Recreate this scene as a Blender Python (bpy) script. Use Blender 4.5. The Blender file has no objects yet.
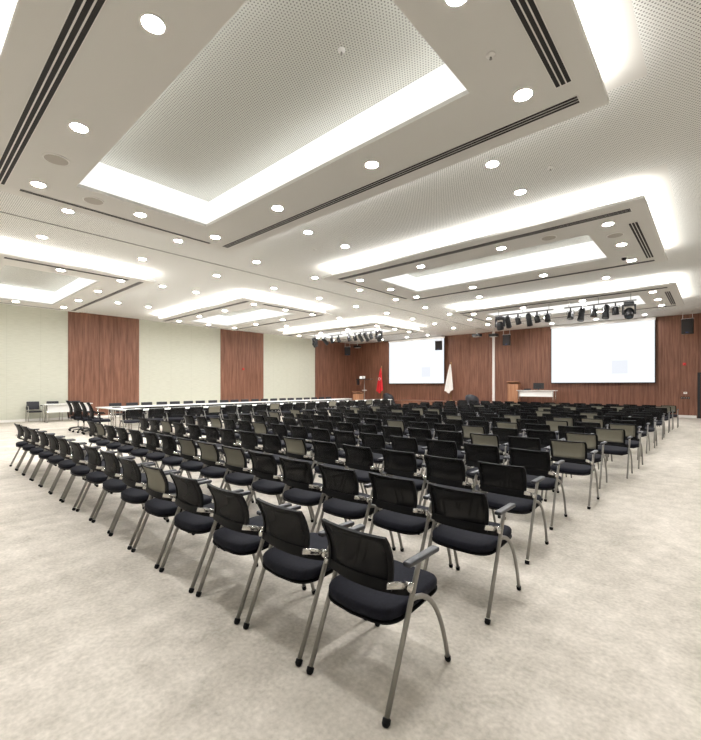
import bpy, bmesh, math, random
from mathutils import Vector, Matrix
random.seed(7)
PI = math.pi
SC = bpy.context.scene
COL = SC.collection
ZC, ZH, ZT = 4.5, 4.82, 5.04          # underside of hung panels, high ceiling, raised coffers
XL, XR, YF, YB = -21.46, 4.6, 24.55, -4.2

# ------------------------------------------------------------------ materials
def new_mat(name):
    m = bpy.data.materials.new(name); m.use_nodes = True
    nt = m.node_tree; nt.nodes.clear()
    out = nt.nodes.new('ShaderNodeOutputMaterial')
    return m, nt, out
def lin(c):
    return tuple(((v/255)/12.92 if v/255 <= .04045 else ((v/255+.055)/1.055)**2.4) for v in c) + (1,)
def pbr(name, rgb, rough=.5, metal=0, spec=.5, alpha=None, noise=None):
    m, nt, out = new_mat(name)
    b = nt.nodes.new('ShaderNodeBsdfPrincipled')
    b.inputs['Base Color'].default_value = lin(rgb)
    b.inputs['Roughness'].default_value = rough
    b.inputs['Metallic'].default_value = metal
    b.inputs['Specular IOR Level'].default_value = spec
    if alpha is not None: b.inputs['Alpha'].default_value = alpha
    if noise:
        sc, amt = noise
        tc = nt.nodes.new('ShaderNodeTexCoord'); n = nt.nodes.new('ShaderNodeTexNoise')
        n.inputs['Scale'].default_value = sc; n.inputs['Detail'].default_value = 3
        nt.links.new(tc.outputs['Object'], n.inputs['Vector'])
        r = nt.nodes.new('ShaderNodeValToRGB')
        c = lin(rgb)
        r.color_ramp.elements[0].color = tuple(v*(1-amt) for v in c[:3])+(1,)
        r.color_ramp.elements[1].color = tuple(min(1, v*(1+amt)) for v in c[:3])+(1,)
        r.color_ramp.elements[0].position = .3; r.color_ramp.elements[1].position = .7
        nt.links.new(n.outputs['Fac'], r.inputs['Fac']); nt.links.new(r.outputs['Color'], b.inputs['Base Color'])
    nt.links.new(b.outputs[0], out.inputs['Surface'])
    return m
def emit(name, rgb, s):
    m, nt, out = new_mat(name)
    e = nt.nodes.new('ShaderNodeEmission'); e.inputs['Color'].default_value = tuple(rgb)+(1,); e.inputs['Strength'].default_value = s
    nt.links.new(e.outputs[0], out.inputs['Surface'])
    return m
def mth(nt, op, a, b=None, c=None):
    n = nt.nodes.new('ShaderNodeMath'); n.operation = op
    for i, v in enumerate((a, b, c)):
        if v is None: continue
        if isinstance(v, (int, float)): n.inputs[i].default_value = v
        else: nt.links.new(v, n.inputs[i])
    return n.outputs[0]
def carpet():
    m, nt, out = new_mat('carpet')
    b = nt.nodes.new('ShaderNodeBsdfPrincipled'); b.inputs['Roughness'].default_value = .95; b.inputs['Specular IOR Level'].default_value = .1
    tc = nt.nodes.new('ShaderNodeTexCoord')
    mp = nt.nodes.new('ShaderNodeMapping'); mp.inputs['Rotation'].default_value[2] = .75; mp.inputs['Scale'].default_value = (1.0, .35, 1)
    nt.links.new(tc.outputs['Object'], mp.inputs['Vector'])
    n1 = nt.nodes.new('ShaderNodeTexNoise'); n1.inputs['Scale'].default_value = 1.5; n1.inputs['Detail'].default_value = 5; n1.inputs['Roughness'].default_value = .6
    nt.links.new(mp.outputs[0], n1.inputs['Vector'])
    n2 = nt.nodes.new('ShaderNodeTexNoise'); n2.inputs['Scale'].default_value = 38; n2.inputs['Detail'].default_value = 4
    nt.links.new(tc.outputs['Object'], n2.inputs['Vector'])
    n3 = nt.nodes.new('ShaderNodeTexNoise'); n3.inputs['Scale'].default_value = 6.5; n3.inputs['Detail'].default_value = 4
    nt.links.new(tc.outputs['Object'], n3.inputs['Vector'])
    s = mth(nt, 'ADD', mth(nt, 'MULTIPLY', n1.outputs['Fac'], .45), mth(nt, 'MULTIPLY', n2.outputs['Fac'], .30))
    s = mth(nt, 'ADD', s, mth(nt, 'MULTIPLY', n3.outputs['Fac'], .25))
    r = nt.nodes.new('ShaderNodeValToRGB')
    r.color_ramp.elements[0].position = .38; r.color_ramp.elements[0].color = lin((170, 164, 153))
    r.color_ramp.elements[1].position = .64; r.color_ramp.elements[1].color = lin((219, 212, 202))
    nt.links.new(s, r.inputs['Fac']); nt.links.new(r.outputs['Color'], b.inputs['Base Color'])
    bp = nt.nodes.new('ShaderNodeBump'); bp.inputs['Strength'].default_value = .25; bp.inputs['Distance'].default_value = .01
    nt.links.new(n2.outputs['Fac'], bp.inputs['Height']); nt.links.new(bp.outputs[0], b.inputs['Normal'])
    nt.links.new(b.outputs[0], out.inputs['Surface'])
    return m
def wood(name, dark, light, rough=.42, axis=2, joint=.62):
    m, nt, out = new_mat(name)
    b = nt.nodes.new('ShaderNodeBsdfPrincipled'); b.inputs['Roughness'].default_value = rough; b.inputs['Specular IOR Level'].default_value = .3
    tc = nt.nodes.new('ShaderNodeTexCoord')
    mp = nt.nodes.new('ShaderNodeMapping'); sc = [1, 1, 1]; sc[axis] = .06; mp.inputs['Scale'].default_value = sc
    nt.links.new(tc.outputs['Object'], mp.inputs['Vector'])
    n = nt.nodes.new('ShaderNodeTexNoise'); n.inputs['Scale'].default_value = 13; n.inputs['Detail'].default_value = 6; n.inputs['Roughness'].default_value = .65
    nt.links.new(mp.outputs[0], n.inputs['Vector'])
    r = nt.nodes.new('ShaderNodeValToRGB')
    r.color_ramp.elements[0].position = .34; r.color_ramp.elements[0].color = lin(dark)
    r.color_ramp.elements[1].position = .66; r.color_ramp.elements[1].color = lin(light)
    nt.links.new(n.outputs['Fac'], r.inputs['Fac'])
    col = r.outputs['Color']
    if joint:
        sp = nt.nodes.new('ShaderNodeSeparateXYZ'); nt.links.new(tc.outputs['Object'], sp.inputs[0])
        u = mth(nt, 'ADD', sp.outputs[0], sp.outputs[1])
        f = mth(nt, 'FRACT', mth(nt, 'DIVIDE', mth(nt, 'ADD', u, 100), joint))
        g = mth(nt, 'LESS_THAN', f, .02)
        mx = nt.nodes.new('ShaderNodeMixRGB'); mx.blend_type = 'MULTIPLY'; mx.inputs[2].default_value = (.45, .42, .4, 1)
        nt.links.new(g, mx.inputs[0]); nt.links.new(col, mx.inputs[1]); col = mx.outputs[0]
    nt.links.new(col, b.inputs['Base Color'])
    nt.links.new(b.outputs[0], out.inputs['Surface'])
    return m
def perforated(name, rgb, pitch=.034, rad=.0076):
    m, nt, out = new_mat(name)
    b = nt.nodes.new('ShaderNodeBsdfPrincipled'); b.inputs['Roughness'].default_value = .9; b.inputs['Specular IOR Level'].default_value = .1
    tc = nt.nodes.new('ShaderNodeTexCoord'); sp = nt.nodes.new('ShaderNodeSeparateXYZ'); nt.links.new(tc.outputs['Object'], sp.inputs[0])
    d = []
    v = mth(nt, 'DIVIDE', mth(nt, 'ADD', sp.outputs[1], 100), pitch*.87)
    shift = mth(nt, 'MULTIPLY', mth(nt, 'MODULO', mth(nt, 'FLOOR', v), 2), .5)
    u = mth(nt, 'ADD', mth(nt, 'DIVIDE', mth(nt, 'ADD', sp.outputs[0], 100), pitch), shift)
    for w, k in ((u, 1), (v, .87)):
        f = mth(nt, 'MULTIPLY', mth(nt, 'SUBTRACT', mth(nt, 'FRACT', w), .5), k)
        d.append(mth(nt, 'MULTIPLY', f, f))
    h = mth(nt, 'LESS_THAN', mth(nt, 'ADD', d[0], d[1]), (rad/pitch)**2)
    mx = nt.nodes.new('ShaderNodeMixRGB'); mx.inputs[1].default_value = lin(rgb); mx.inputs[2].default_value = lin(tuple(v*.55 for v in rgb))
    nt.links.new(h, mx.inputs[0]); nt.links.new(mx.outputs[0], b.inputs['Base Color'])
    nt.links.new(b.outputs[0], out.inputs['Surface'])
    return m
def wallpaper():
    m, nt, out = new_mat('green_wallpaper')
    b = nt.nodes.new('ShaderNodeBsdfPrincipled'); b.inputs['Roughness'].default_value = .8; b.inputs['Specular IOR Level'].default_value = .2
    tc = nt.nodes.new('ShaderNodeTexCoord')
    mp = nt.nodes.new('ShaderNodeMapping'); mp.inputs['Scale'].default_value = (1, 1, 14)
    nt.links.new(tc.outputs['Object'], mp.inputs['Vector'])
    n = nt.nodes.new('ShaderNodeTexNoise'); n.inputs['Scale'].default_value = 4; n.inputs['Detail'].default_value = 4
    nt.links.new(mp.outputs[0], n.inputs['Vector'])
    r = nt.nodes.new('ShaderNodeValToRGB')
    r.color_ramp.elements[0].position = .3; r.color_ramp.elements[0].color = lin((196, 196, 181))
    r.color_ramp.elements[1].position = .7; r.color_ramp.elements[1].color = lin((207, 207, 193))
    sp = nt.nodes.new('ShaderNodeSeparateXYZ'); nt.links.new(tc.outputs['Object'], sp.inputs[0])
    g = mth(nt, 'LESS_THAN', mth(nt, 'FRACT', mth(nt, 'DIVIDE', mth(nt, 'ADD', sp.outputs[1], 100), 1.12)), .012)
    mx = nt.nodes.new('ShaderNodeMixRGB'); mx.blend_type = 'MULTIPLY'; mx.inputs[2].default_value = (.9, .9, .89, 1)
    nt.links.new(n.outputs['Fac'], r.inputs['Fac']); nt.links.new(g, mx.inputs[0]); nt.links.new(r.outputs['Color'], mx.inputs[1])
    nt.links.new(mx.outputs[0], b.inputs['Base Color'])
    nt.links.new(b.outputs[0], out.inputs['Surface'])
    return m
def netting(name, rgb, opacity):
    """woven mesh cloth: a diffuse weave that lets part of the light through"""
    m, nt, out = new_mat(name)
    b = nt.nodes.new('ShaderNodeBsdfPrincipled'); b.inputs['Base Color'].default_value = lin(rgb)
    b.inputs['Roughness'].default_value = .6; b.inputs['Specular IOR Level'].default_value = .25
    t = nt.nodes.new('ShaderNodeBsdfTransparent'); mx = nt.nodes.new('ShaderNodeMixShader')
    tc = nt.nodes.new('ShaderNodeTexCoord'); n = nt.nodes.new('ShaderNodeTexNoise'); n.inputs['Scale'].default_value = 5
    nt.links.new(tc.outputs['Object'], n.inputs['Vector'])
    f = mth(nt, 'ADD', mth(nt, 'MULTIPLY', n.outputs['Fac'], .10), opacity-.05)
    nt.links.new(f, mx.inputs[0]); nt.links.new(t.outputs[0], mx.inputs[1]); nt.links.new(b.outputs[0], mx.inputs[2])
    nt.links.new(mx.outputs[0], out.inputs['Surface'])
    return m

M = dict(
    carpet=carpet(), wood=wood('walnut_panelling', (100, 66, 51), (140, 98, 79)), wood_dark=wood('door_wood', (60, 38, 30), (78, 50, 40), joint=None),
    oak=wood('lectern_wood', (146, 104, 76), (178, 130, 98), joint=None),
    green=wallpaper(), plaster=pbr('ceiling_plaster', (222, 220, 215), .9, spec=.1), white_wall=pbr('white_paint', (225, 222, 214), .8, spec=.2),
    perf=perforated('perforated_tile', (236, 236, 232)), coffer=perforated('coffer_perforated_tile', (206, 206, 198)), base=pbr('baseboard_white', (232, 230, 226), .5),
    led=emit('led_strip', (1.0, .99, .965), 20), ledo=emit('led_strip_outer', (1.0, .99, .965), 92), cove=emit('backlit_cove_panel', (1.0, .99, .96), 1.05), spk=pbr('speaker_cloth', (186, 180, 172), .9), lens=emit('downlight_lens', (1.0, .992, .982), 425),
    trimw=pbr('white_metal', (236, 234, 230), .4), slot=pbr('slot_dark', (38, 34, 34), .7), grey=pbr('grey_metal', (150, 148, 144), .45, .6),
    cloth=pbr('seat_cloth', (22, 23, 32), .85, spec=.2, noise=(60, .25)), plastic=pbr('black_plastic', (9, 9, 11), .55, spec=.15),
    pad=pbr('arm_pad', (40, 41, 48), .4, spec=.5), steel=pbr('silver_paint', (142, 139, 134), .38, .55), chrome=pbr('chrome', (205, 203, 200), .18, 1),
    mesh=netting('black_netting', (9, 9, 11), .86), khaki=netting('khaki_netting', (128, 125, 111), .80),  # khaki: black mesh with light from behind put into its colour
    laminate=pbr('white_laminate', (236, 236, 234), .35), black=pbr('black_metal', (22, 22, 25), .45), leather=pbr('black_leather', (28, 29, 36), .5),
    screen=emit('projection_screen', (.93, .965, 1.0), .98), faint=emit('projected_grey', (.86, .89, .95), .95), glass=pbr('lens_glass', (70, 80, 90), .1),
    red=pbr('flag_red', (205, 28, 38), .7), flagw=pbr('flag_white', (236, 234, 230), .8), redp=pbr('alarm_red', (190, 30, 30), .4),
    brass=pbr('brass', (190, 160, 100), .3, .9), wlight=emit('lamp_white', (1, 1, 1), 2.0), paper=pbr('paper', (240, 240, 238), .7), blue=pbr('speaker_badge', (40, 60, 120), .4),
)

# ------------------------------------------------------------------ mesh helpers
def obj(name, bm, m, parent=None, smooth=False):
    me = bpy.data.meshes.new(name)
    bmesh.ops.recalc_face_normals(bm, faces=bm.faces[:])
    bm.to_mesh(me); bm.free()
    for k in (m if isinstance(m, (list, tuple)) else [m]): me.materials.append(k)
    if smooth:
        for p in me.polygons: p.use_smooth = True
    o = bpy.data.objects.new(name, me); COL.objects.link(o)
    if parent: o.parent = parent
    return o
def tag(o, label=None, cat=None, group=None, kind=None):
    if label: o['label'] = label
    if cat: o['category'] = cat
    if group: o['group'] = group
    if kind: o['kind'] = kind
    return o
def thing(name, label=None, cat=None, loc=(0, 0, 0), rz=0, group=None):
    o = bpy.data.objects.new(name, None); COL.objects.link(o); o.empty_display_size = .1
    o.location = loc; o.rotation_euler = (0, 0, rz)
    return tag(o, label, cat, group)
def copy_tree(o, parent=None):
    c = o.copy(); COL.objects.link(c)
    if parent: c.parent = parent
    for ch in list(o.children): copy_tree(ch, c)
    return c
def NB(): return bmesh.new()
def box(bm, x0, x1, y0, y1, z0, z1, bev=0, mi=0, seg=2):
    vs = [bm.verts.new((x, y, z)) for x in (x0, x1) for y in (y0, y1) for z in (z0, z1)]
    F = [(0, 1, 3, 2), (4, 6, 7, 5), (0, 4, 5, 1), (2, 3, 7, 6), (0, 2, 6, 4), (1, 5, 7, 3)]
    fs = [bm.faces.new([vs[i] for i in f]) for f in F]
    for f in fs: f.material_index = mi
    if bev:
        es = list({e for f in fs for e in f.edges})
        r = bmesh.ops.bevel(bm, geom=es, offset=bev, segments=seg, affect='EDGES', profile=.5)
        for f in r['faces']: f.material_index = mi
    return bm
def quad(bm, pts, mi=0):
    f = bm.faces.new([bm.verts.new(p) for p in pts]); f.material_index = mi
    return bm
def tube(bm, pts, r, n=8, flat=1.0, mi=0, caps=True):
    pts = [Vector(p) for p in pts]; rings = []
    rr = r if isinstance(r, (list, tuple)) else [r]*len(pts)
    up = None
    for i, p in enumerate(pts):
        d = (pts[min(i+1, len(pts)-1)]-pts[max(i-1, 0)]).normalized()
        if up is None: up = Vector((1, 0, 0)) if abs(d.x) < .9 else Vector((0, 0, 1))
        a = (up-d*up.dot(d)).normalized(); b = d.cross(a); up = a
        rings.append([bm.verts.new(p+a*math.cos(2*PI*k/n)*rr[i]*flat+b*math.sin(2*PI*k/n)*rr[i]) for k in range(n)])
    for u, v in zip(rings, rings[1:]):
        for k in range(n):
            f = bm.faces.new((u[k], u[(k+1) % n], v[(k+1) % n], v[k])); f.material_index = mi
    if caps:
        for rg in (rings[0], rings[-1]):
            f = bm.faces.new(rg); f.material_index = mi
    return bm
def lathe(bm, prof, n=20, c=(0, 0, 0), mi=0):
    rings = [[bm.verts.new((c[0]+r*math.cos(2*PI*k/n), c[1]+r*math.sin(2*PI*k/n), c[2]+z)) for k in range(n)] for r, z in prof]
    for u, v in zip(rings, rings[1:]):
        for k in range(n):
            f = bm.faces.new((u[k], u[(k+1) % n], v[(k+1) % n], v[k])); f.material_index = mi
    for rg in (rings[0], rings[-1]): bm.faces.new(rg).material_index = mi
    return bm
def bez(p0, p1, p2, p3, n):
    P = [Vector(p) for p in (p0, p1, p2, p3)]
    return [P[0]*(1-t)**3+P[1]*3*t*(1-t)**2+P[2]*3*t*t*(1-t)+P[3]*t**3 for t in [i/n for i in range(n+1)]]
ORD = 'zeroth first second third fourth fifth sixth seventh eighth ninth tenth eleventh twelfth thirteenth fourteenth fifteenth sixteenth seventeenth eighteenth nineteenth twentieth twenty-first twenty-second'.split()
def struct(name, bm, m, parent=None):
    o = obj(name, bm, m, parent)
    if not parent: o['kind'] = 'structure'
    return o

# ------------------------------------------------------------------ room shell
bm = NB(); box(bm, XL-.1, XR+.1, YB-.1, YF+.1, -.12, 0); struct('floor', bm, M['carpet'])
bm = NB(); box(bm, XL-.12, XL, YB, YF+.1, 0, ZT+.2); struct('wall_left', bm, M['green'])
for i, (a, b) in enumerate(((-2.35, .65), (5.15, 8.15), (12.66, 15.68), (20.2, YF))):
    bm = NB(); box(bm, XL, XL+.025, a, b, .10, ZH); struct('trim_%d' % (i+1), bm, M['wood'])
bm = NB(); box(bm, XL-.1, XR+.1, YF, YF+.12, 0, ZT+.2); struct('wall_front', bm, M['wood'])
bm = NB(); box(bm, XR, XR+.12, YB, YF+.1, 0, ZT+.2); struct('wall_right', bm, M['white_wall'])
bm = NB(); box(bm, XL-.1, XR+.1, YB-.12, YB, 0, ZT+.2); struct('wall_back', bm, M['white_wall'])
bm = NB(); box(bm, XL, XL+.03, YB, YF, 0, .10, .004); struct('baseboard_left', bm, M['base'])
bm = NB(); box(bm, -1.25, -.60, YF-.03, YF, 0, .12, .004); box(bm, 1.0, XR, YF-.03, YF, 0, .12, .004); struct('baseboard_front', bm, M['base'])
bm = NB(); box(bm, XR-.03, XR, YB, YF, 0, .12, .004); struct('baseboard_right', bm, M['base'])
d = thing('door_1'); d['kind'] = 'structure'
bm = NB(); box(bm, -.48, .68, YF-.035, YF-.001, 0, 2.02, .003); obj('door_leaf', bm, M['wood_dark'], d)
bm = NB(); box(bm, -.57, -.48, YF-.06, YF-.001, 0, 2.1); box(bm, .68, .76, YF-.06, YF-.001, 0, 2.1); box(bm, -.48, .68, YF-.06, YF-.001, 2.02, 2.1); obj('door_frame', bm, M['black'], d)
bm = NB(); tube(bm, [(.58, YF-.035, 1.02), (.58, YF-.09, 1.02), (.46, YF-.09, 1.02)], .011); obj('door_handle', bm, M['chrome'], d)

# clouds: hung ceiling panels with a raised coffer.  outer rect / hole rect
CLX = {'right': (-8.20, -.83), 'left': (-19.47, -12.10)}
CLY = {'near': (.65, 5.06), 'middle': (7.99, 12.40), 'far': (15.33, 19.74)}
HOLE_DX, HOLE_DY = (1.04, 1.04), (1.18, 1.13)
SB = .10
clouds = []
for rn, (y0, y1) in CLY.items():
    for cn, (x0, x1) in CLX.items():
        clouds.append((rn, cn, x0, x1, y0, y1, x0+HOLE_DX[0], x1-HOLE_DX[1], y0+HOLE_DY[0], y1-HOLE_DY[1]))
# high ceiling: a slab with openings for the coffers, plain plaster border round each hung panel
xs = sorted({XL-.1, XR+.1} | {v for c in clouds for v in (c[6]-SB, c[7]+SB, c[2]-.30, c[3]+.30)})
ys = sorted({YB-.1, YF+.1} | {v for c in clouds for v in (c[8]-SB, c[9]+SB, c[4]-.30, c[5]+.30)})
bm = NB()
for xa, xb in zip(xs, xs[1:]):
    for ya, yb in zip(ys, ys[1:]):
        mx, my = (xa+xb)/2, (ya+yb)/2
        if any(c[6]-SB < mx < c[7]+SB and c[8]-SB < my < c[9]+SB for c in clouds): continue
        mi = 1 if any(c[2]-.30 < mx < c[3]+.30 and c[4]-.30 < my < c[5]+.30 for c in clouds) else 0
        quad(bm, [(xa, ya, ZH), (xb, ya, ZH), (xb, yb, ZH), (xa, yb, ZH)], mi)
struct('ceiling', bm, [M['perf'], M['plaster']])
bm = NB(); box(bm, -10.165, -10.135, YB, YF, ZH-.012, ZH-.0005); struct('ceiling_seam', bm, M['grey'])
bm = NB(); box(bm, XL-.1, XR+.1, YB-.1, YF+.1, ZT+.2, ZT+.3); struct('ceiling_slab', bm, M['white_wall'])
bm = NB(); box(bm, XL-.01, XR, YF-1.9, YF, ZH-.004, ZH-.001); struct('ceiling_border', bm, M['plaster'])
def ring(bm, o, i, z0, z1):
    """rectangular ring slab between rect o and rect i (x0,x1,y0,y1)"""
    for z, flip in ((z0, 0), (z1, 1)):
        O = [(o[0], o[2], z), (o[1], o[2], z), (o[1], o[3], z), (o[0], o[3], z)]
        I = [(i[0], i[2], z), (i[1], i[2], z), (i[1], i[3], z), (i[0], i[3], z)]
        for k in range(4):
            quad(bm, [O[k], O[(k+1) % 4], I[(k+1) % 4], I[k]])
    for r in (o, i):
        C = [(r[0], r[2]), (r[1], r[2]), (r[1], r[3]), (r[0], r[3])]
        for k in range(4):
            a, b = C[k], C[(k+1) % 4]
            quad(bm, [a+(z0,), b+(z0,), b+(z1,), a+(z1,)])
for rn, cn, x0, x1, y0, y1, hx0, hx1, hy0, hy1 in clouds:
    bm = NB(); ring(bm, (x0, x1, y0, y1), (hx0, hx1, hy0, hy1), ZC, ZC+.05)
    root = struct('ceiling_panel', bm, M['plaster'])
    bm = NB(); ring(bm, (x0+.2, x1-.2, y0+.2, y1-.2), (x0+.23, x1-.23, y0+.23, y1-.23), ZC+.05, ZH-.001); obj('upstand', bm, M['plaster'], root)
    bm = NB()
    a, b, c, e = hx0-SB, hx1+SB, hy0-SB, hy1+SB
    C = [(a, c), (b, c), (b, e), (a, e)]
    for k in range(4):
        p, q = C[k], C[(k+1) % 4]; quad(bm, [p+(ZC+.05,), q+(ZC+.05,), q+(ZT,), p+(ZT,)])
    obj('coffer_side', bm, M['cove'], root)  # cove glow put into the side faces as emission
    bm = NB(); quad(bm, [(a, c, ZT), (b, c, ZT), (b, e, ZT), (a, e, ZT)]); obj('coffer_tile', bm, M['coffer'], root)
    w = .022; zs = ZC+.052
    for (p0, p1, q0, q1, mm) in ((a+.06, b-.06, c+.045, c+.045+w, 'led'), (a+.06, b-.06, e-.045-w, e-.045, 'led'), (a+.045, a+.045+w, c+.1, e-.1, 'led'), (b-.045-w, b-.045, c+.1, e-.1, 'led'),
                             (x0+.1, x1-.1, y0+.10, y0+.10+w, 'ledo'), (x0+.1, x1-.1, y1-.10-w, y1-.10, 'ledo'), (x0+.10, x0+.10+w, y0+.15, y1-.15, 'ledo'), (x1-.10-w, x1-.10, y0+.15, y1-.15, 'ledo')):
        bm = NB(); quad(bm, [(p0, q0, zs), (p1, q0, zs), (p1, q1, zs), (p0, q1, zs)])
        obj('light_strip', bm, M[mm], root)

# ------------------------------------------------------------------ ceiling fittings
def make_downlight():
    bm = NB(); n = 24
    prof = [(.105, 0), (.105, -.006), (.090, -.008), (.083, -.003)]
    rg = [[bm.verts.new((r*math.cos(2*PI*k/n), r*math.sin(2*PI*k/n), z)) for k in range(n)] for r, z in prof]
    for u, v in zip(rg, rg[1:]):
        for k in range(n): bm.faces.new((u[k], u[(k+1) % n], v[(k+1) % n], v[k]))
    r = obj('recessed_downlight', bm, M['trimw'])
    bm = NB(); bm.faces.new([bm.verts.new((0.084*math.cos(2*PI*k/n), 0.084*math.sin(2*PI*k/n), -.0035)) for k in range(n)])
    obj('lens', bm, M['lens'], r)
    return r
dl0 = make_downlight(); dl_used = [False]
def downlight(x, y, z, label, group):
    o = dl0 if not dl_used[0] else copy_tree(dl0)
    dl_used[0] = True; o.location = (x, y, z); tag(o, label, 'downlight', group)
PANEL = {'near': 'nearest', 'middle': 'middle', 'far': 'farthest'}
DX = {'right': (-1.47, -3.47, -5.51, -7.52), 'left': (-12.66, -14.64, -16.70, -18.58)}
DY = {'near': (1.43, 2.88, 4.32), 'middle': (8.83, 10.31, 11.77), 'far': (16.17, 17.73, 19.08)}
for rn in CLY:
    for cn in CLX:
        ya, ym, yb = DY[rn]
        g = 'downlights on the hung ceiling panels'
        for k, x in enumerate(DX[cn]):
            for y, en in ((ya, 'front edge'), (yb, 'back edge')):
                downlight(x, y, ZC, 'round downlight on the %s %s ceiling panel, %s, %s from the right' % (PANEL[rn], cn, 'camera-side edge' if en == 'front edge' else 'screen-side edge', ORD[k+1]), g)
        for x, sn in ((DX[cn][0], 'right'), (DX[cn][3], 'left')):
            downlight(x, ym, ZC, 'round downlight halfway along the %s edge of the %s %s ceiling panel' % (sn, PANEL[rn], cn), g)
for x, cn in ((-9.17, 'right'), (-11.2, 'left')):
    for k in range(11):
        y = 2.20+2.14*k
        if x < -11 and k == 10: y = 23.45
        downlight(x, y, ZH, 'small bright downlight beside the long ceiling seam, %s side, %s from the camera' % (cn, ORD[k+1]), 'downlights along the ceiling seam')
    downlight(x, .06, ZH, 'downlight beside the long ceiling seam, %s side, above the near end' % cn, 'downlights along the ceiling seam')
for ya, yb, nm in ((5.97, 7.15, 'nearest and middle'), (13.37, 14.58, 'middle and farthest')):
    for cn, xx in (('right', (-2.48, -4.52, -6.56)), ('left', (-13.75, -15.78, -17.82))):
        for k, x in enumerate(xx):
            if k == 1: continue
            for y, e in ((ya, 'camera-side'), (yb, 'screen-side')):
                downlight(x, y, ZH, 'downlight between the %s %s ceiling panels, %s row, toward the %s' % (nm, cn, e, 'right' if k == 0 else 'left'), 'downlights between the ceiling panels')
for k, x in enumerate((-2.42, -4.39, -6.46, -14.05, -15.68, -17.8)):
    downlight(x, 23.35, ZH-.004, 'downlight in the ceiling border above the front wall, %s from the right' % ORD[k+1], 'downlights above the front wall')
for k, (x, y) in enumerate(((2.2, -1.5), (-4.5, -1.5), (2.6, 4.5), (-15.7, -1.5), (2.6, 10.5), (2.6, 17))):
    downlight(x, y, ZH, 'downlight in the plain ceiling outside the photo, %s one' % ORD[k+1], 'downlights outside the view')

def slot_diffuser(x0, x1, y0, y1, n, label):
    t = thing('air_diffuser', label, 'air vent', ((x0+x1)/2, (y0+y1)/2, ZC), 0, 'slot air diffusers in the ceiling panels')
    lx, ly = (x1-x0)/2, (y1-y0)/2
    bm = NB(); box(bm, -lx, lx, -ly, ly, -.006, -.0005); obj('diffuser_frame', bm, M['trimw'], t)
    alongx = lx > ly
    w = (ly if alongx else lx)*2
    for k in range(n):
        c = -w/2+w*(k+.5)/n; h = w/n*.36
        bm = NB()
        if alongx: box(bm, -lx+.01, lx-.01, c-h, c+h, -.0085, -.0062)
        else: box(bm, c-h, c+h, -ly+.01, ly-.01, -.0085, -.0062)
        obj('slot', bm, M['slot'], t)
for rn, cn, x0, x1, y0, y1, *_ in clouds:
    nm = '%s %s ceiling panel' % (PANEL[rn], cn)
    slot_diffuser(x0+.30, x1-.22, y0+.28, y0+.45, 3, 'long dark slot air vent on the camera-side edge of the %s' % nm)
    slot_diffuser(x0+.30, x1-.22, y1-.37, y1-.23, 3, 'thin dark slot air vent on the screen-side edge of the %s' % nm)
    slot_diffuser(x1-.36, x1-.21, y0+1.05, y1-.62, 3, 'short triple slot air vent on the right edge of the %s' % nm)
    slot_diffuser(x0+.24, x0+.32, y0+.62, y1-.62, 2, 'thin slot air vent on the left edge of the %s' % nm)
def ceiling_speaker(x, y, z, label):
    bm = NB(); lathe(bm, [(.15, 0), (.15, -.008), (.135, -.012)], 28)
    o = obj('ceiling_speaker', bm, M['trimw']); o.location = (x, y, z-.0005); tag(o, label, 'speaker', 'flush ceiling speakers')
    bm = NB(); lathe(bm, [(.132, -.0122), (.132, -.0135)], 28); obj('speaker_grille', bm, M['spk'], o)
def detector(x, y, z, label):
    bm = NB(); lathe(bm, [(.04, 0), (.04, -.012), (.028, -.022), (.010, -.025)], 18)
    o = obj('smoke_detector', bm, M['trimw']); o.location = (x, y, z-.0005); tag(o, label, 'smoke detector', 'ceiling detectors')
    bm = NB(); lathe(bm, [(.010, -.0255), (.010, -.038), (.014, -.042)], 10); obj('sensor_tip', bm, M['grey'], o)
for x, y, l in ((-6.5, 1.43, 'grey round ceiling speaker on the nearest right ceiling panel, between two downlights'), (-7.5, 2.15, 'white rimmed ceiling speaker at the left end of the nearest right ceiling panel'),
                (-2.5, 8.83, 'round ceiling speaker on the camera-side edge of the middle right ceiling panel'), (-1.47, 9.56, 'round ceiling speaker at the right end of the middle right ceiling panel')):
    ceiling_speaker(x, y, ZC, l)
detector(-1.51, 3.6, ZC, 'small detector on the right end of the nearest right ceiling panel')
detector(-1.86, 6.65, ZH, 'small white detector in the strip between the nearest and middle right panels')
detector(-2.93, 3.14, ZT, 'small white detector up inside the nearest right ceiling coffer')
detector(-7.26, 6.83, ZH, 'small white detector beside the seam-side downlights between nearest and middle panels')
bm = NB(); lathe(bm, [(.07, 0), (.07, -.03), (.055, -.035)], 20)
o = obj('ceiling_dome_camera', bm, M['trimw']); o.location = (-1.56, 11.3, ZC-.0005); tag(o, 'dark dome security camera on the right end of the middle right ceiling panel', 'camera')
bm = NB(); lathe(bm, [(.054, -.036), (.05, -.065), (.03, -.085), (.008, -.092)], 18); obj('camera_dome', bm, M['black'], o, True)

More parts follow.
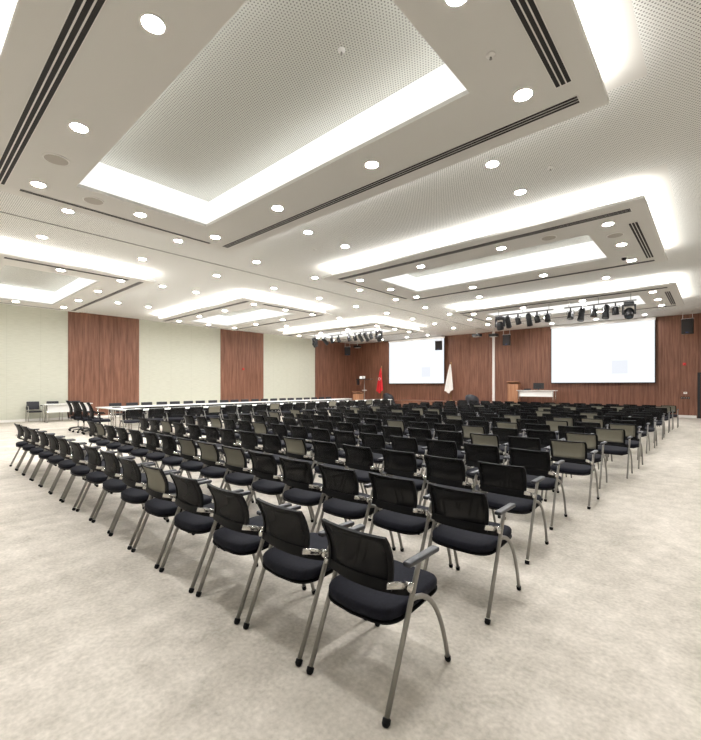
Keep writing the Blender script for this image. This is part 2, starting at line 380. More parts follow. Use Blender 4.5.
# ------------------------------------------------------------------ training chairs
LX = .247
def surf(bm, fn, nu, nv, th, mi=0):
    """thickened grid: fn(u,v)->(point, normal)"""
    A, B = [], []
    for i in range(nu+1):
        ra, rb = [], []
        for j in range(nv+1):
            p, n = fn(i/nu, j/nv)
            ra.append(bm.verts.new(p+n*th/2)); rb.append(bm.verts.new(p-n*th/2))
        A.append(ra); B.append(rb)
    def q(*v):
        bm.faces.new(v).material_index = mi
    for i in range(nu):
        for j in range(nv):
            q(A[i][j], A[i+1][j], A[i+1][j+1], A[i][j+1]); q(B[i][j], B[i][j+1], B[i+1][j+1], B[i+1][j])
    for i in range(nu):
        q(A[i][0], B[i][0], B[i+1][0], A[i+1][0]); q(A[i][nv], A[i+1][nv], B[i+1][nv], B[i][nv])
    for j in range(nv):
        q(A[0][j], A[0][j+1], B[0][j+1], B[0][j]); q(A[nu][j], B[nu][j], B[nu][j+1], A[nu][j+1])
BZ0, BZ1 = .54, .803
def back_pt(u, v):
    """u across -1..1, v up 0..1: point on the backrest surface"""
    z = BZ0+(BZ1-BZ0)*v
    y = .062+.020*math.sin(PI*min(1, v*1.1))-.045*v*v
    y += .028*u*u
    hw = .205+.012*v
    if v > .9: hw -= .012*((v-.9)/.1)**2
    return Vector((u*hw, y, z))
def back_n(u, v):
    e = .01
    a = back_pt(u+e, v)-back_pt(u-e, v); b = back_pt(u, min(1, v+e))-back_pt(u, max(0, v-e))
    return a.cross(b).normalized()
def bm_panel(a=.055, v0=.16, v1=.955):
    bm = NB()
    surf(bm, lambda s, t: ((lambda u, v: (back_pt(u, v), back_n(u, v)))(-(1-a*2)+2*(1-a*2)*s, v0+(v1-v0)*t)), 8, 6, .004)
    return bm
def bm_backframe(nseg=8):
    bm = NB()
    def part(u0, u1, v0, v1, nu, nv, th):
        surf(bm, lambda s, t: ((lambda u, v: (back_pt(u, v), back_n(u, v)))(u0+(u1-u0)*s, v0+(v1-v0)*t)), nu, nv, th)
    part(-1, -.885, 0, 1, 1, nseg, .018); part(.885, 1, 0, 1, 1, nseg, .018)
    part(-.885, .885, .95, 1, nseg, 1, .016); part(-.885, .885, 0, .165, nseg, 1, .016)
    return bm
def bm_lowerband():
    bm = NB()                                                  # dark yoke behind the seat that carries the back
    pts = bez((-LX+.012, .205, .515), (-LX+.03, .03, .56), (LX-.03, .03, .56), (LX-.012, .205, .515), 14)
    for p, q in zip(pts, pts[1:]): pass
    surf(bm, lambda s, t: ((lambda P: (P+Vector((0, 0, (t-.5)*.045)), Vector((0, 1, 0)) if abs(s-.5) < .25 else Vector((1 if s < .5 else -1, .6, 0)).normalized()))(
        Vector(pts[min(14, int(round(s*14)))]))), 14, 1, .012)
    return bm
def bm_seat():
    bm = NB(); n = 40; th = .058
    def outline(k, sh):
        a = 2*PI*k/n; ca, sa = math.cos(a), math.sin(a)
        e = .34
        x = math.copysign(abs(ca)**e, ca)*(.228-sh); y = math.copysign(abs(sa)**e, sa)*(.232-sh)
        yy = .302+y
        if sa < 0: yy -= .035*(1-(x/.228)**2)                 # rounded rear edge
        return x, yy
    prof = [(.03, 0), (.006, .004), (0, .016), (0, .038), (.006, .051), (.020, .0575), (.10, .0590)]
    rings = []
    for sh, z in prof:
        rings.append([])
        for k in range(n):
            x, y = outline(k, sh)
            zz = .395+z*.94+.006*(abs(x)/.22)**2+.022*(y-.07)/.46
            rings[-1].append(bm.verts.new((x, y, zz)))
    for u, v in zip(rings, rings[1:]):
        for k in range(n): bm.faces.new((u[k], u[(k+1) % n], v[(k+1) % n], v[k]))
    bm.faces.new(rings[-1]); bm.faces.new(rings[0])
    return bm
def bm_pan():
    bm = NB(); n = 40
    def ring_(sc, z):
        r = []
        for k in range(n):
            a = 2*PI*k/n; ca, sa = math.cos(a), math.sin(a)
            x = math.copysign(abs(ca)**.34, ca)*.230*sc; y = math.copysign(abs(sa)**.34, sa)*.234*sc
            yy = .302+y - (.035*(1-(x/.230)**2) if sa < 0 else 0)
            r.append(bm.verts.new((x, yy, z+.022*(yy-.07)/.46)))
        return r
    R = [ring_(.9, .380), ring_(1.0, .388), ring_(1.0, .3955)]
    for u, v in zip(R, R[1:]):
        for k in range(n): bm.faces.new((u[k], u[(k+1) % n], v[(k+1) % n], v[k]))
    bm.faces.new(R[0]); bm.faces.new(R[-1])
    return bm
def rear_pts(s): return [(s*LX, 0.0, .035), (s*LX, .135, .345), (s*LX, .245, .600), (s*LX, .268, .645)]
def front_pts(s, n=9): return bez((s*LX, .195, .480), (s*LX, .40, .475), (s*LX, .495, .25), (s*(LX-.004), .555, .03), n)
def bm_arm(s):
    bm = NB(); box(bm, s*(LX+.001)-.0225, s*(LX)+.0225, .15, .425, .645, .670, .008); return bm
def bm_bracket(s):
    bm = NB()
    tube(bm, [(s*(LX-.046), .062, .578), (s*(LX-.030), .125, .560), (s*(LX-.020), .215, .525)], [.017, .019, .019], 10, .5)
    tube(bm, [(s*(LX-.035), .200, .530), (s*(LX+.006), .200, .530)], .024, 16)
    return bm
def cap(p, d, r):
    bm = NB(); p = Vector(p); d = Vector(d).normalized(); q = p+d*.03
    tube(bm, [p, p+d*.01, q], [r*.75, r, r], 10); return bm
SHARE = {}
def shared(key, fn, m, smooth=False):
    if key not in SHARE:
        o = obj(key.split('/')[-1], fn(), m, None, smooth); SHARE[key] = o.data; bpy.data.objects.remove(o)
    return SHARE[key]
def add(name, key, fn, m, parent, smooth=False):
    me = shared(key, fn, m, smooth)
    o = bpy.data.objects.new(name, me); COL.objects.link(o); o.parent = parent
    return o
def make_chair(level, khaki):
    r = thing('training_chair')
    kk = 'khaki' if khaki else 'mesh'
    add('seat', 'c/seat', bm_seat, M['cloth'], r, True)
    if level == 0: add('seat_pan', 'c/pan', bm_pan, M['plastic'], r)
    b = add('backrest', 'c/back', bm_backframe, M['plastic'], r)
    if level < 2: add('mesh_panel', 'c/panel'+kk, bm_panel, M[kk], b, True)
    else:
        bpy.data.objects.remove(b)
        def both():
            bm = bm_backframe(4); k = len(bm.faces)
            t = bm_panel(); me = bpy.data.meshes.new('t'); t.to_mesh(me); t.free()
            bm.faces.ensure_lookup_table(); bm.from_mesh(me); bpy.data.meshes.remove(me)
            bm.faces.ensure_lookup_table()
            for f in bm.faces[k:]: f.material_index = 1
            return bm
        add('backrest', 'c/far'+kk, both, [M['plastic'], M[kk]], r)
    if level < 2: add('back_yoke', 'c/yoke', bm_lowerband, M['plastic'], r)
    ns = 8 if level == 0 else 6
    for s in (-1, 1):
        L = add('leg', 'c/rear%d%d' % (s, level), lambda: tube(NB(), rear_pts(s), .0145, ns+2, .85), M['steel'], r, True)
        if level == 0: add('foot_cap', 'c/rcap%d' % s, lambda: cap((s*LX, -.012, .0005), (0, .4, 1), .019), M['plastic'], L, True)
        F = add('leg', 'c/front%d%d' % (s, level), lambda: tube(NB(), front_pts(s, 12 if level == 0 else 6), .0135, ns+2, .85), M['steel'], r, True)
        if level == 0: add('foot_cap', 'c/fcap%d' % s, lambda: cap((s*(LX-.004), .563, .0005), (0, -.3, 1), .0165), M['plastic'], F, True)
        add('armrest', 'c/arm%d' % s, lambda: bm_arm(s), M['pad'], r)
        if level == 0: add('bracket', 'c/brk%d' % s, lambda: bm_bracket(s), M['chrome'], r, True)
    if level < 2: add('crossbar', 'c/cross', lambda: tube(NB(), [(-LX, .165, .415), (-.15, .19, .375), (.15, .19, .375), (LX, .165, .415)], .012, 8), M['plastic'], r, True)
    return r
PROTO = {}
def place_chair(level, khaki, x, y, rz, label, group):
    k = (level, khaki)
    if k not in PROTO: PROTO[k] = make_chair(level, khaki); o = PROTO[k]
    else: o = copy_tree(PROTO[k])
    o.location = (x, y, 0); o.rotation_euler = (0, 0, rz)
    return tag(o, label, 'chair', group)
ROWS = {0: (-1.325, .583), 15: (-1.28, .557), 16: (-1.2, .557), 1: (-1.31, .5555), 2: (-1.42, .557), 3: (-1.51, .549), 4: (-1.38, .549), 5: (-1.46, .557), 6: (-1.27, .557), 7: (-1.24, .556)}
KH = {0: [4], 1: [5, 6, 7, 13], 2: [5, 12], 3: [9, 12], 4: [0, 2], 5: [0, 3, 6, 13], 6: [0, 3, 14], 7: [0, 2, 6], 8: [1, 2, 4, 10, 13], 9: [9, 10, 13], 10: [2, 4], 12: [5, 9], 13: [4], 14: [2, 3, 8], 15: [0, 6], 16: [0]}
for r in range(17):
    x0, p = ROWS.get(r, (-1.33+random.uniform(-.06, .06), .557))
    lv = 0 if r < 5 else 1 if r < 10 else 2
    for k in range(15):
        kh = k in KH.get(r, [])
        if r == 0 and k == 0: dx = dy = rz = 0
        else: dx, dy, rz = random.uniform(-.002, .002), random.uniform(-.01, .01)*(1 if r == 0 else 2.2), random.uniform(-.006, .006)
        lab = '%s mesh training chair, %s row from the camera, %s seat from the right-hand end' % ('khaki' if kh else 'black', ORD[r+1], ORD[k+1])
        place_chair(lv, kh, x0-p*k+dx, 1.45+1.04*r+dy, rz, lab, 'training chairs in the audience rows')

# ------------------------------------------------------------------ conference tables in a U
def table(x, y, rz, length, label, depth=.66, under_panel=True, z=0, group='white conference tables'):
    t = thing('conference_table', label, 'table', (x, y, z), rz, group)
    L, D = length/2-.004, depth/2
    add('table_top', 'tt%.2f%.2f' % (length, depth), lambda: box(NB(), -L, L, -D, D, .715, .745, .004), M['laminate'], t)
    if under_panel == 'black': add('modesty_panel', 'mpb%.2f' % length, lambda: box(NB(), -L+.03, L-.03, -.14, -.125, .22, .714, .003), M['plastic'], t)['label'] = 'black modesty panel'  # black sheet added to darken the space under the table top
    elif under_panel: add('modesty_panel', 'mp%.2f' % length, lambda: box(NB(), -L+.1, L-.1, -.14, -.125, .40, .70, .003), M['laminate'], t)
    for s in (-1, 1):
        def leg():
            bm = NB(); xx = s*(L-.09)
            tube(bm, [(xx, -D+.05, .7149), (xx, -D+.05, .02)], .02, 10); tube(bm, [(xx, D-.05, .7149), (xx, D-.05, .02)], .02, 10)
            tube(bm, [(xx, -D+.03, .015), (xx, D-.03, .015)], .015, 8)
            return bm
        add('leg_frame', 'lg%d%.2f%.2f' % (s, length, depth), leg, M['chrome'], t, True)
    return t
N = 8
for k in range(N):
    y = 6.22+1.62*k
    table(-13.62, y, PI/2, 1.62, 'white conference table in the row behind the audience chairs, %s from the camera end' % ORD[k+1], under_panel='black')
    table(-15.95, 6.175+1.53*k, PI/2, 1.53, 'white conference table in the long row nearer the green wall, %s from the camera end' % ORD[k+1], under_panel='black')
for k in range(2):
    table(-13.29-1.495*(k+.5), 5.06, PI, 1.495, 'white conference table across the near end of the U, %s from the audience' % ORD[k+1], under_panel=False)
for k in range(20):
    y = 4.72+.645*k
    place_chair(2, k in (4, 8, 13, 17), -12.69+random.uniform(-.02, .02), y+random.uniform(-.01, .01), PI/2+random.uniform(-.02, .02),
                '%s mesh chair backing onto the audience at the U table, %s from its near end' % ('khaki' if k in (4, 8, 13, 17) else 'black', ORD[k+1]), 'chairs on the audience side of the U table').scale = (1.12, 1, 1)
# padded visitor chairs
def make_visitor():
    r = thing('visitor_chair')
    def bk():
        bm = NB(); box(bm, -.215, .215, -.02, .025, .50, .84, .018); return bm
    b = obj('backrest', bk(), M['leather'], r); b.rotation_euler = (math.radians(6), 0, 0); b.location = (0, .04, 0)
    bm = NB(); box(bm, -.22, .22, .02, .45, .40, .46, .02); obj('seat', bm, M['leather'], r)
    for s in (-1, 1):
        bm = NB(); tube(bm, [(s*.235, .44, .012), (s*.235, .44, .62), (s*.235, .40, .65), (s*.235, .06, .65), (s*.235, .0, .62), (s*.235, -.02, .012)], .012, 8); obj('leg_frame', bm, M['chrome'], r, True)
        bm = NB(); box(bm, s*.235-.02, s*.235+.02, .09, .38, .6625, .68, .006); obj('armrest', bm, M['plastic'], r)
    bm = NB(); tube(bm, [(-.235, .30, .39), (.235, .30, .39)], .011, 8); obj('crossbar', bm, M['chrome'], r)
    return r
vis = make_visitor(); vu = [False]
def visitor(x, y, rz, label, group):
    o = vis if not vu[0] else copy_tree(vis)
    vu[0] = True; o.location = (x, y, 0); o.rotation_euler = (0, 0, rz); tag(o, label, 'chair', group)
for k in range(21):
    y = 5.62+.575*k+random.uniform(-.02, .02)
    visitor(-16.98, y, -PI/2+random.uniform(-.03, .03), 'black padded chair on the wall side of the U table, %s from its near end' % ORD[k+1], 'padded chairs on the wall side of the U table')
visitor(-21.20, 3.86, -PI/2, 'lone black padded chair with chrome legs against the green wall beside small white table', None)
table(-20.28, 4.86, PI/2, 1.7, 'small white table with white front panel standing by the green wall', .60, group=None)
for k, y in enumerate((4.5, 5.3)):
    visitor(-21.02, y, -PI/2, 'black padded chair behind the small white table at the wall, %s end' % ('camera-side' if k == 0 else 'screen-side'), 'padded chairs behind the small wall table')
# swivel chairs
def make_swivel():
    r = thing('office_chair')
    for k in range(5):
        a = 2*PI*k/5+.3; c_, s_ = math.cos(a), math.sin(a)
        bm = NB(); tube(bm, [(0, 0, .11), (c_*.16, s_*.16, .10), (c_*.29, s_*.29, .075)], [.022, .018, .014], 8); b = obj('base_arm', bm, M['black'], r, True)
        bm = NB(); tube(bm, [(c_*.29-s_*.022, s_*.29+c_*.022, .03), (c_*.29+s_*.022, s_*.29-c_*.022, .03)], .0295, 12); obj('caster', bm, M['plastic'], b, True)
    bm = NB(); tube(bm, [(0, 0, .09), (0, 0, .40)], .026, 12); obj('gas_column', bm, M['chrome'], r, True)
    bm = NB(); box(bm, -.24, .24, -.20, .27, .41, .485, .03, seg=3); obj('seat', bm, M['cloth'], r, True)
    bm = NB(); surf(bm, lambda s, t: (Vector(((s-.5)*.46*(1-.12*t*t), -.235+.05*(2*s-1)**2-.10*t+.05*math.sin(PI*t), .53+.47*t)), Vector((0, 1, 0))), 8, 8, .035); obj('backrest', bm, M['mesh'], r, True)
    bm = NB(); tube(bm, [(0, -.08, .40), (0, -.27, .43), (0, -.285, .62)], .022, 8); obj('back_support', bm, M['plastic'], r, True)
    for s in (-1, 1):
        bm = NB(); tube(bm, [(s*.23, .0, .43), (s*.285, .0, .45), (s*.285, -.01, .66)], .014, 8); a = obj('arm_post', bm, M['plastic'], r, True)
        bm = NB(); box(bm, s*.285-.035, s*.285+.035, -.13, .13, .661, .688, .01); obj('armrest', bm, M['plastic'], a)
    return r
sw = make_swivel()
for k, (x, y, rz) in enumerate(((-13.78, 4.12, -.25), (-14.5, 4.12, -.15), (-15.2, 4.08, .15), (-15.95, 4.12, -.2))):
    o = sw if k == 0 else copy_tree(sw)
    o.location = (x, y, 0); o.rotation_euler = (0, 0, rz)
    tag(o, 'black swivel office chair at the near end of the U table, %s from audience' % ORD[k+1], 'chair', 'swivel chairs at the near end of the U table')
for k, (x, y, a) in enumerate(((-14.3, 5.12, .2), (-15.2, 5.05, -.15))):
    bm = NB(); box(bm, -.16, .16, -.11, .11, .7455, .775, .004)
    o = obj('document_folder', bm, M['black']); o.location = (x, y, 0); o.rotation_euler = (0, 0, a)
    tag(o, 'black folder lying on the near end table of the U, %s from the audience' % ORD[k+1], 'folder', 'black folders on the table')

# ------------------------------------------------------------------ front wall
SX0, SX1, SY, SZ = -16.6, -1.75, 22.75, .5
st = thing('stage_platform'); st['kind'] = 'structure'
bm = NB(); box(bm, SX0, SX1, SY+.02, YF-.001, 0, SZ-.03); obj('stage_front', bm, M['wood'], st)
bm = NB(); box(bm, SX0, SX1, SY, YF-.001, SZ-.03, SZ, .004); obj('stage_deck', bm, M['wood'], st)
for x0, x1, l in ((-6.77, -2.09, 'right'), (-17.90, -13.34, 'left')):
    t = thing('projection_screen', '%s white projection screen glowing on the wood wall, faint grey square in its corner' % l, 'screen', ((x0+x1)/2, 24.3, 1.66), 0, 'projection screens')
    w, h = (x1-x0)/2, 3.14
    bm = NB(); box(bm, -w, w, -.004, .004, -.045, h-.15); obj('screen_frame', bm, M['black'], t)
    bm = NB(); quad(bm, [(-w+.035, -.0055, 0), (w-.035, -.0055, 0), (w-.035, -.0055, h-.15), (-w+.035, -.0055, h-.15)]); obj('screen_surface', bm, M['screen'], t)
    bm = NB(); s = .33; cx = w*.38; quad(bm, [(cx-s, -.0065, .45), (cx+s, -.0065, .45), (cx+s, -.0065, 1.1), (cx-s, -.0065, 1.1)]); obj('projected_square', bm, M['faint'], t)
    bm = NB(); box(bm, -w, w, -.07, .07, h-.15, h-.005, .01); obj('screen_case', bm, M['trimw'], t)
bm = NB(); box(bm, -10.18, -10.03, YF-.06, YF-.001, 0.5, ZH-.01, .006); o = struct('trim_5', bm, M['base'])
def wall_speaker(x, y, zb, h, w, rz, tilt, label):
    t = thing('hanging_speaker', label, 'speaker', (x, y, zb), rz, 'black speakers hung before the wood wall')
    bm = NB(); box(bm, -w/2, w/2, -.16, .16, 0, h, .02); c = obj('cabinet', bm, M['black'], t); c.rotation_euler = (tilt, 0, 0)
    bm = NB(); box(bm, -w/2+.025, w/2-.025, -.168, -.1605, .03, h-.03, .003); obj('speaker_grille', bm, M['slot'], c)
    bm = NB(); box(bm, -.05, .05, -.1725, -.1685, .04, .075, .001); obj('badge', bm, M['blue'], c)
    bm = NB(); box(bm, -w/2-.02, w/2+.02, -.03, .03, h+.005, h+.025); obj('hanger_bar', bm, M['trimw'], t)
    for xx in (-w/2+.03, w/2-.03):
        bm = NB(); tube(bm, [(xx, 0, h+.0255), (xx, 0, ZH-zb-.006)], .010, 8); obj('hanger_rod', bm, M['trimw'], t, True)
wall_speaker(-.88, 23.5, 3.80, .66, .40, -.1, 0, 'black speaker hung on white rods to the right of the right screen')
wall_speaker(-8.92, 23.5, 3.82, .60, .40, .25, .03, 'black speaker hung between the white post and the right screen')
wall_speaker(-13.2, 23.3, 3.78, .58, .40, .3, .08, 'black speaker hung in front of the upper right corner of the left screen')
wall_speaker(-20.75, 22.9, 3.80, .62, .42, .7, .02, 'black speaker hung in the far corner above the wood panels')
def projector(x, y, label):
    t = thing('ceiling_projector', label, 'projector', (x, y, 4.36), 0, 'projectors hung from the ceiling')
    bm = NB(); box(bm, -.24, .24, -.18, .18, 0, .16, .02); obj('projector_body', bm, M['black'], t)
    bm = NB(); box(bm, -.20, .20, -.14, .14, -.012, -.001, .003); obj('cover', bm, M['trimw'], t)
    bm = NB(); tube(bm, [(.1, .185, .08), (.1, .25, .08)], .05, 14); obj('projector_lens', bm, M['glass'], t, True)
    bm = NB(); tube(bm, [(0, 0, .161), (0, 0, ZH-4.36-.006)], .025, 10); obj('mount_pole', bm, M['trimw'], t, True)
projector(-10.35, 22.7, 'black projector hung from the ceiling left of the white wall post')
projector(-9.6, 23.3, 'black projector hung from the ceiling just right of the white wall post')
projector(-20.1, 23.3, 'black projector hung from the ceiling in the far corner')
# lecterns
def lectern(x, y, z, h, label):
    t = thing('lectern', label, 'lectern', (x, y, z), 0, None)
    bm = NB(); box(bm, -.30, .30, -.22, .20, .03, h-.16, .006); obj('lectern_body', bm, M['oak'], t)
    bm = NB(); box(bm, -.33, .33, -.25, .23, 0, .03, .004); obj('plinth', bm, M['wood_dark'], t)
    bm = NB(); vs = [(-.34, -.28, h-.02), (.34, -.28, h-.02), (.34, .24, h-.15), (-.34, .24, h-.15)]
    surf(bm, lambda s, u: (Vector((-.34+.68*s, -.28+.52*u, h-.02-.13*u)), Vector((0, .24, .97))), 1, 1, .035); obj('sloped_top', bm, M['oak'], t)
    bm = NB(); box(bm, -.26, .26, -.232, -.2205, .12, h-.26, .003); obj('front_panel', bm, M['oak'], t)
lectern(-8.66, 23.95, SZ, 1.25, 'tall light wood lectern on the stage beside the white presenter table')
lectern(-18.3, 21.3, 0, 1.10, 'light wood lectern at the head of the U table near the red flag')
table(-7.22, 23.35, 0, 1.96, 'white presenter table with white front panel on the stage below the right screen', .60, True, SZ, None)
t = thing('desktop_monitor', 'black desktop monitor standing on the white presenter table, seen from behind', 'monitor', (-7.15, 23.4, SZ+.7455), 0, None)
bm = NB(); box(bm, -.13, .13, -.1, .1, 0, .015, .004); obj('monitor_base', bm, M['black'], t)
bm = NB(); box(bm, -.03, .03, -.02, .02, .0152, .16, .004); obj('monitor_neck', bm, M['black'], t)
bm = NB(); box(bm, -.28, .28, .021, .05, .07, .40, .008); box(bm, -.16, .16, .0, .03, .12, .34, .01); obj('monitor_panel', bm, M['black'], t)
t = thing('laptop', 'black laptop lying open on the white presenter table', 'laptop', (-7.75, 23.35, SZ+.7455), PI, None)
bm = NB(); box(bm, -.18, .18, -.12, .12, 0, .018, .003); obj('laptop_base', bm, M['black'], t)
bm = NB(); box(bm, -.18, .18, -.015, -.004, .0185, .09, .002); c = obj('laptop_lid', bm, M['black'], t); c.location = (0, -.11, 0)
# flags
def flag(x, y, z, h, m, label, red):
    t = thing('flag_on_stand', label, 'flag', (x, y, z), 0, None)
    bm = NB(); lathe(bm, [(.16, 0), (.16, .02), (.05, .05), (.02, .07)], 18); obj('flag_base', bm, M['brass'], t, True)
    bm = NB(); tube(bm, [(0, 0, .06), (0, 0, h)], .012, 8); obj('pole', bm, M['brass'], t, True)
    bm = NB(); lathe(bm, [(.012, h), (.03, h+.03), (.004, h+.12)], 10); obj('finial', bm, M['brass'], t, True)
    bm = NB(); n, v = 14, 12
    G = []
    for j in range(v+1):
        q = j/v; row = []
        for i in range(n+1):
            u = i/n; wd = .06+.52*q**.8
            row.append(bm.verts.new((-.02-wd*(u-.28)*1.0, -.04+.055*math.sin(u*PI*5+q)*min(1, q+.25), h-.04-1.62*q-.22*(1-abs(2*u-1.0))*q-.1*u*q)))
        G.append(row)
    for j in range(v):
        for i in range(n): bm.faces.new((G[j][i], G[j][i+1], G[j+1][i+1], G[j+1][i]))
    f = obj('cloth', bm, m, t, True)
    if red:
        bm = NB(); n = 20
        cz, cx = h-.85, -.10
        O = [(cx+.115*math.cos(PI*(.25+1.5*k/n)), cz+.115*math.sin(PI*(.25+1.5*k/n))) for k in range(n+1)]
        I = [(cx+.035+.088*math.cos(PI*(.3+1.4*k/n)), cz+.088*math.sin(PI*(.3+1.4*k/n))) for k in range(n+1)]
        for k in range(n): quad(bm, [(O[k][0], -.115, O[k][1]), (O[k+1][0], -.115, O[k+1][1]), (I[k+1][0], -.115, I[k+1][1]), (I[k][0], -.115, I[k][1])])
        sx = cx+.10
        pts = [(sx+(.06 if k % 2 == 0 else .024)*math.cos(PI+k*PI/5), -.115, cz+(.06 if k % 2 == 0 else .024)*math.sin(PI+k*PI/5)) for k in range(10)]
        c = bm.verts.new((sx, -.115, cz)); vv = [bm.verts.new(p) for p in pts]
        for k in range(10): bm.faces.new((c, vv[k], vv[(k+1) % 10]))
        obj('crescent_and_star', bm, M['flagw'], f)
flag(-18.35, 24.0, 0, 2.85, M['red'], 'red flag with white crescent and star hanging from a pole left of the left screen', True)
flag(-12.7, 24.0, SZ, 2.42, M['flagw'], 'plain white flag hanging from a pole between the left screen and the white post', False)
# projector stand
t = thing('equipment_stand', 'tall thin stand with dark shelf and white device on top near the far corner', 'stand', (-18.75, 22.5, 0), 0, None)
bm = NB(); tube(bm, [(0, 0, .02), (0, 0, 1.93)], .022, 10); obj('pole', bm, M['grey'], t, True)
bm = NB(); box(bm, -.66, .66, -.18, .18, 1.931, 1.985, .006); obj('shelf', bm, M['black'], t)
bm = NB(); box(bm, -.63, -.56, -.1, .1, 1.55, 1.93, .006); obj('side_box', bm, M['black'], t)
bm = NB(); box(bm, -.12, .12, -.12, .12, 1.15, 1.19, .004); obj('cable_tray', bm, M['trimw'], t)
for a in (0, 2.1, 4.2):
    bm = NB(); tube(bm, [(0, 0, .30), (.38*math.cos(a), .38*math.sin(a), .012)], .012, 8); obj('leg', bm, M['grey'], t, True)
t = thing('table_projector', 'small white device with bright lens on the dark shelf of the tall stand', 'projector', (-18.95, 22.5, 1.9855), 0, None)
bm = NB(); box(bm, -.2, .2, -.12, .12, 0, .2, .04, seg=3); obj('device_body', bm, M['trimw'], t, True)
bm = NB(); tube(bm, [(0, -.121, .1), (0, -.14, .1)], .06, 16); obj('device_lens', bm, M['wlight'], t, True)
# lounge chairs in front of the stage
def lounge(x, y, rz, label):
    t = thing('lounge_armchair', label, 'armchair', (x, y, 0), rz, None)
    bm = NB(); box(bm, -.28, .28, -.1, .32, .16, .44, .05, seg=3); obj('seat', bm, M['leather'], t, True)
    bm = NB()
    def fn(s, u):
        a = PI*(1+s); hh = .45+.40*math.sin(PI*s)**.6
        return Vector((.36*math.cos(a), -.02+.34*math.sin(a)*.9, .16+(hh)*u)), Vector((math.cos(a), math.sin(a), 0))
    surf(bm, fn, 16, 4, .09); obj('backrest', bm, M['leather'], t, True)
    for sx in (-.24, .24):
        for sy in (-.18, .24):
            bm = NB(); tube(bm, [(sx, sy, 0), (sx, sy, .165)], .016, 8); obj('leg', bm, M['chrome'], t, True)
lounge(-10.1, 21.6, .0, 'black rounded armchair before the stage below the white wall post')
lounge(-16.25, 22.1, .0, 'black rounded armchair before the left screen, to the right of the red flag')
# wall fittings
def wall_alarm(x, y, z, rz, label):
    t = thing('fire_alarm', label, 'alarm', (x, y, z), rz, 'red fire alarms')
    bm = NB(); box(bm, -.06, .06, -.035, 0, -.06, .06, .01); obj('mounting_box', bm, M['redp'], t)
    bm = NB(); tube(bm, [(0, -.0355, 0), (0, -.05, 0)], .035, 14); obj('sounder', bm, M['redp'], t, True)
wall_alarm(-1.03, YF-.0015, 2.5, 0, 'small red fire alarm on the front wood wall right of the right screen')
wall_alarm(XL+.027, 14.18, 2.51, PI/2, 'small red fire alarm on the middle wood panel of the green wall')
t = thing('thermostat', 'small white thermostat on the front wood wall near the dark door', 'thermostat', (-1.0, YF-.0015, 1.16), 0, None)
bm = NB(); box(bm, -.065, .065, -.025, 0, -.045, .045, .006); obj('mounting_plate', bm, M['trimw'], t)
bm = NB(); box(bm, -.035, .035, -.0275, -.0255, -.01, .025, .001); obj('display', bm, M['grey'], t)
for k in range(4):
    t = thing('light_switch', 'dark light switch below the thermostat by the door, %s from the left' % ORD[k+1], 'switch', (-1.13+.085*k, YF-.0015, .93), 0, 'dark light switches by the door')
    bm = NB(); box(bm, -.034, .034, -.012, 0, -.05, .05, .004); obj('switch_plate', bm, M['plastic'], t)
    bm = NB(); box(bm, -.016, .016, -.019, -.0125, -.025, .025, .003); obj('rocker', bm, M['grey'], t)

# ------------------------------------------------------------------ stage lighting bars
def make_moving():
    r = thing('hanging_moving_head')
    bm = NB(); box(bm, -.14, .14, -.14, .14, -.14, -.02, .02); obj('light_base', bm, M['black'], r)
    for s in (-1, 1):
        bm = NB(); box(bm, s*.165-.025, s*.165+.025, -.07, .07, -.42, -.10, .015); obj('yoke_arm', bm, M['black'], r)
    bm = NB(); lathe(bm, [(.09, .14), (.135, .08), (.135, -.10), (.12, -.18)], 20); h = obj('lamp_head', bm, M['black'], r, True); h.location = (0, 0, -.36); h.rotation_euler = (.5, 0, 0)
    bm = NB(); lathe(bm, [(.105, -.181), (.105, -.186)], 20); obj('lens', bm, M['glass'], h)
    return r
def make_par(length):
    r = thing('hanging_spotlight')
    bm = NB(); box(bm, -.02, .02, -.03, .03, -.10, .0, .004); obj('clamp', bm, M['black'], r)
    bm = NB(); tube(bm, [(-.115, 0, -.22), (-.115, 0, -.10), (.115, 0, -.10), (.115, 0, -.22)], .010, 8); obj('yoke', bm, M['black'], r)
    bm = NB(); lathe(bm, [(.05, length*.5), (.09, length*.38), (.10, -length*.3), (.11, -length*.5)], 18); h = obj('lamp_can', bm, M['black'], r, True); h.location = (0, 0, -.25)
    bm = NB(); lathe(bm, [(.095, -length*.5-.001), (.095, -length*.5-.006)], 18); obj('lens', bm, M['glass'], h)
    return r
mv, ps, pl = make_moving(), make_par(.26), make_par(.48)
used = set()
def fixture(kind, x, y, z, rx, rz, label, group):
    src = {'m': mv, 's': ps, 'l': pl}[kind]
    o = src if kind not in used else copy_tree(src)
    used.add(kind); o.location = (x, y, z); o.rotation_euler = (0, 0, rz)
    for ch in o.children:
        if ch.name.startswith('lamp_'): ch.rotation_euler = (rx, 0, 0)
    cat = 'stage light'
    tag(o, label, cat, group)
LY, LZ = 15.95, 4.24
def light_bar(x0, x1, y, z, label):
    t = thing('lighting_bar', label, 'lighting bar', ((x0+x1)/2, y, z), 0, 'lighting bars under the ceiling')
    L = (x1-x0)/2
    bm = NB(); tube(bm, [(-L, 0, .028), (L, 0, .028)], .024, 10); obj('bar', bm, M['grey'], t, True)
    for xx in (-L+.15, 0, L-.15):
        bm = NB(); tube(bm, [(xx, 0, .05), (xx, 0, ZC-z-.007)], .010, 8); obj('hanger_rod', bm, M['grey'], t, True)
from_px = [500, 508, 518, 529, 537, 547.5, 570.5, 581.5, 594, 606, 615.5, 629]
def xat(px, y):
    l = (px-350.5)/407.3; c, s = math.cos(math.radians(41.755)), math.sin(math.radians(41.755))
    return y/(c+l*s)*(l*c-s)
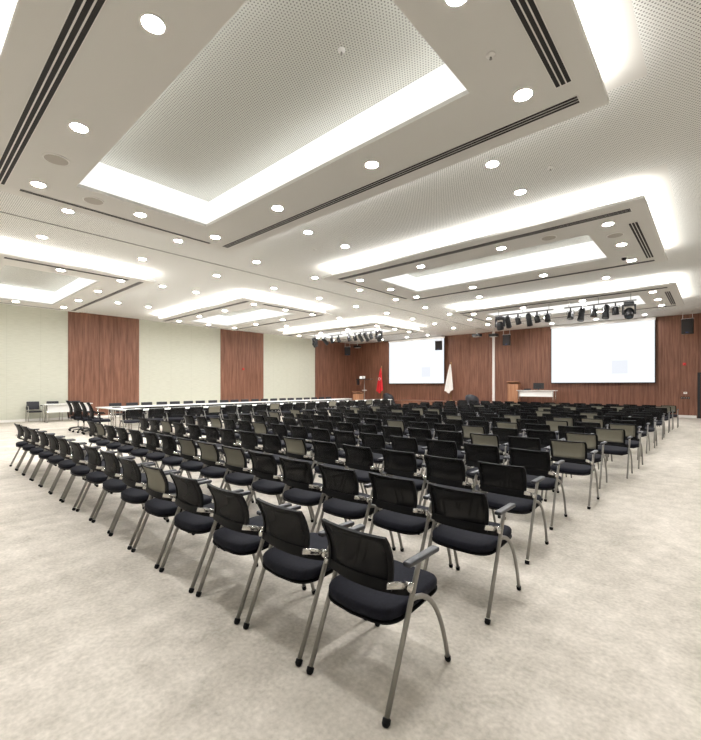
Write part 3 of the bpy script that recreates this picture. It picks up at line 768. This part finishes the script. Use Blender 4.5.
RX = [(xat(p, LY), k, rx) for p, k, rx in zip(from_px, 'mlslssssslsm'.replace('sssss', 'sssls', 1)[:12], (.3, .7, .5, .35, .5, .6, -.3, -.3, -.15, -.3, .25, -.4))]
light_bar(RX[0][0]-.2, RX[5][0]+.2, LY, LZ, 'lighting bar under the farthest right ceiling panel, its left half')
light_bar(RX[6][0]-.2, RX[11][0]+.2, LY, LZ, 'lighting bar under the farthest right ceiling panel, its right half')
for k, (x, kd, rx) in enumerate(RX):
    fixture(kd, x, LY, LZ, rx, random.uniform(-.3, .3), 'black %s under the farthest right ceiling panel, %s from the left' % ('moving head light' if kd == 'm' else 'stage spotlight', ORD[k+1]), 'stage lights on the right bars')
LPX = [315, 325, 332, 338.5, 349, 355, 360.5, 366, 371, 379]
LYL = 16.4
LXs = [(xat(p, LYL), k, rx) for p, k, rx in zip(LPX, 'mlssssllsm', (.4, .9, .6, .7, .5, .5, .9, .7, .6, .4))]
light_bar(LXs[0][0]-.2, LXs[3][0]+.3, LYL, LZ+.05, 'lighting bar under the farthest left ceiling panel, its left half')
light_bar(LXs[4][0]-.2, LXs[9][0]+.2, LYL, LZ+.05, 'lighting bar under the farthest left ceiling panel, its right half')
for k, (x, kd, rx) in enumerate(LXs):
    fixture(kd, x, LYL, LZ+.05, rx, random.uniform(-.2, .2), 'black %s under the farthest left ceiling panel, %s from the left' % ('moving head light' if kd == 'm' else 'stage spotlight', ORD[k+1]), 'stage lights on the left bars')

# ------------------------------------------------------------------ world, camera
w = bpy.data.worlds.new('world'); SC.world = w; w.use_nodes = True
w.node_tree.nodes['Background'].inputs[0].default_value = (.8, .8, .8, 1); w.node_tree.nodes['Background'].inputs[1].default_value = .1
cam = bpy.data.cameras.new('camera'); co = bpy.data.objects.new('camera', cam); COL.objects.link(co)
co.location = (0, 0, 1.5); co.rotation_euler = (PI/2, 0, math.radians(41.755))
cam.sensor_fit = 'HORIZONTAL'; cam.sensor_width = 36; cam.lens = 407.3/701*36; cam.shift_y = 15.6/701
cam.clip_start = .05; cam.clip_end = 200
SC.camera = co
SC.view_settings.view_transform = 'Standard'; SC.view_settings.look = 'None'; SC.view_settings.exposure = .14; SC.view_settings.gamma = 1
try:
    SC.cycles.use_denoising = True; SC.cycles.max_bounces = 8; SC.cycles.diffuse_bounces = 5; SC.cycles.transparent_max_bounces = 16
    SC.cycles.sample_clamp_indirect = 6
except Exception: pass
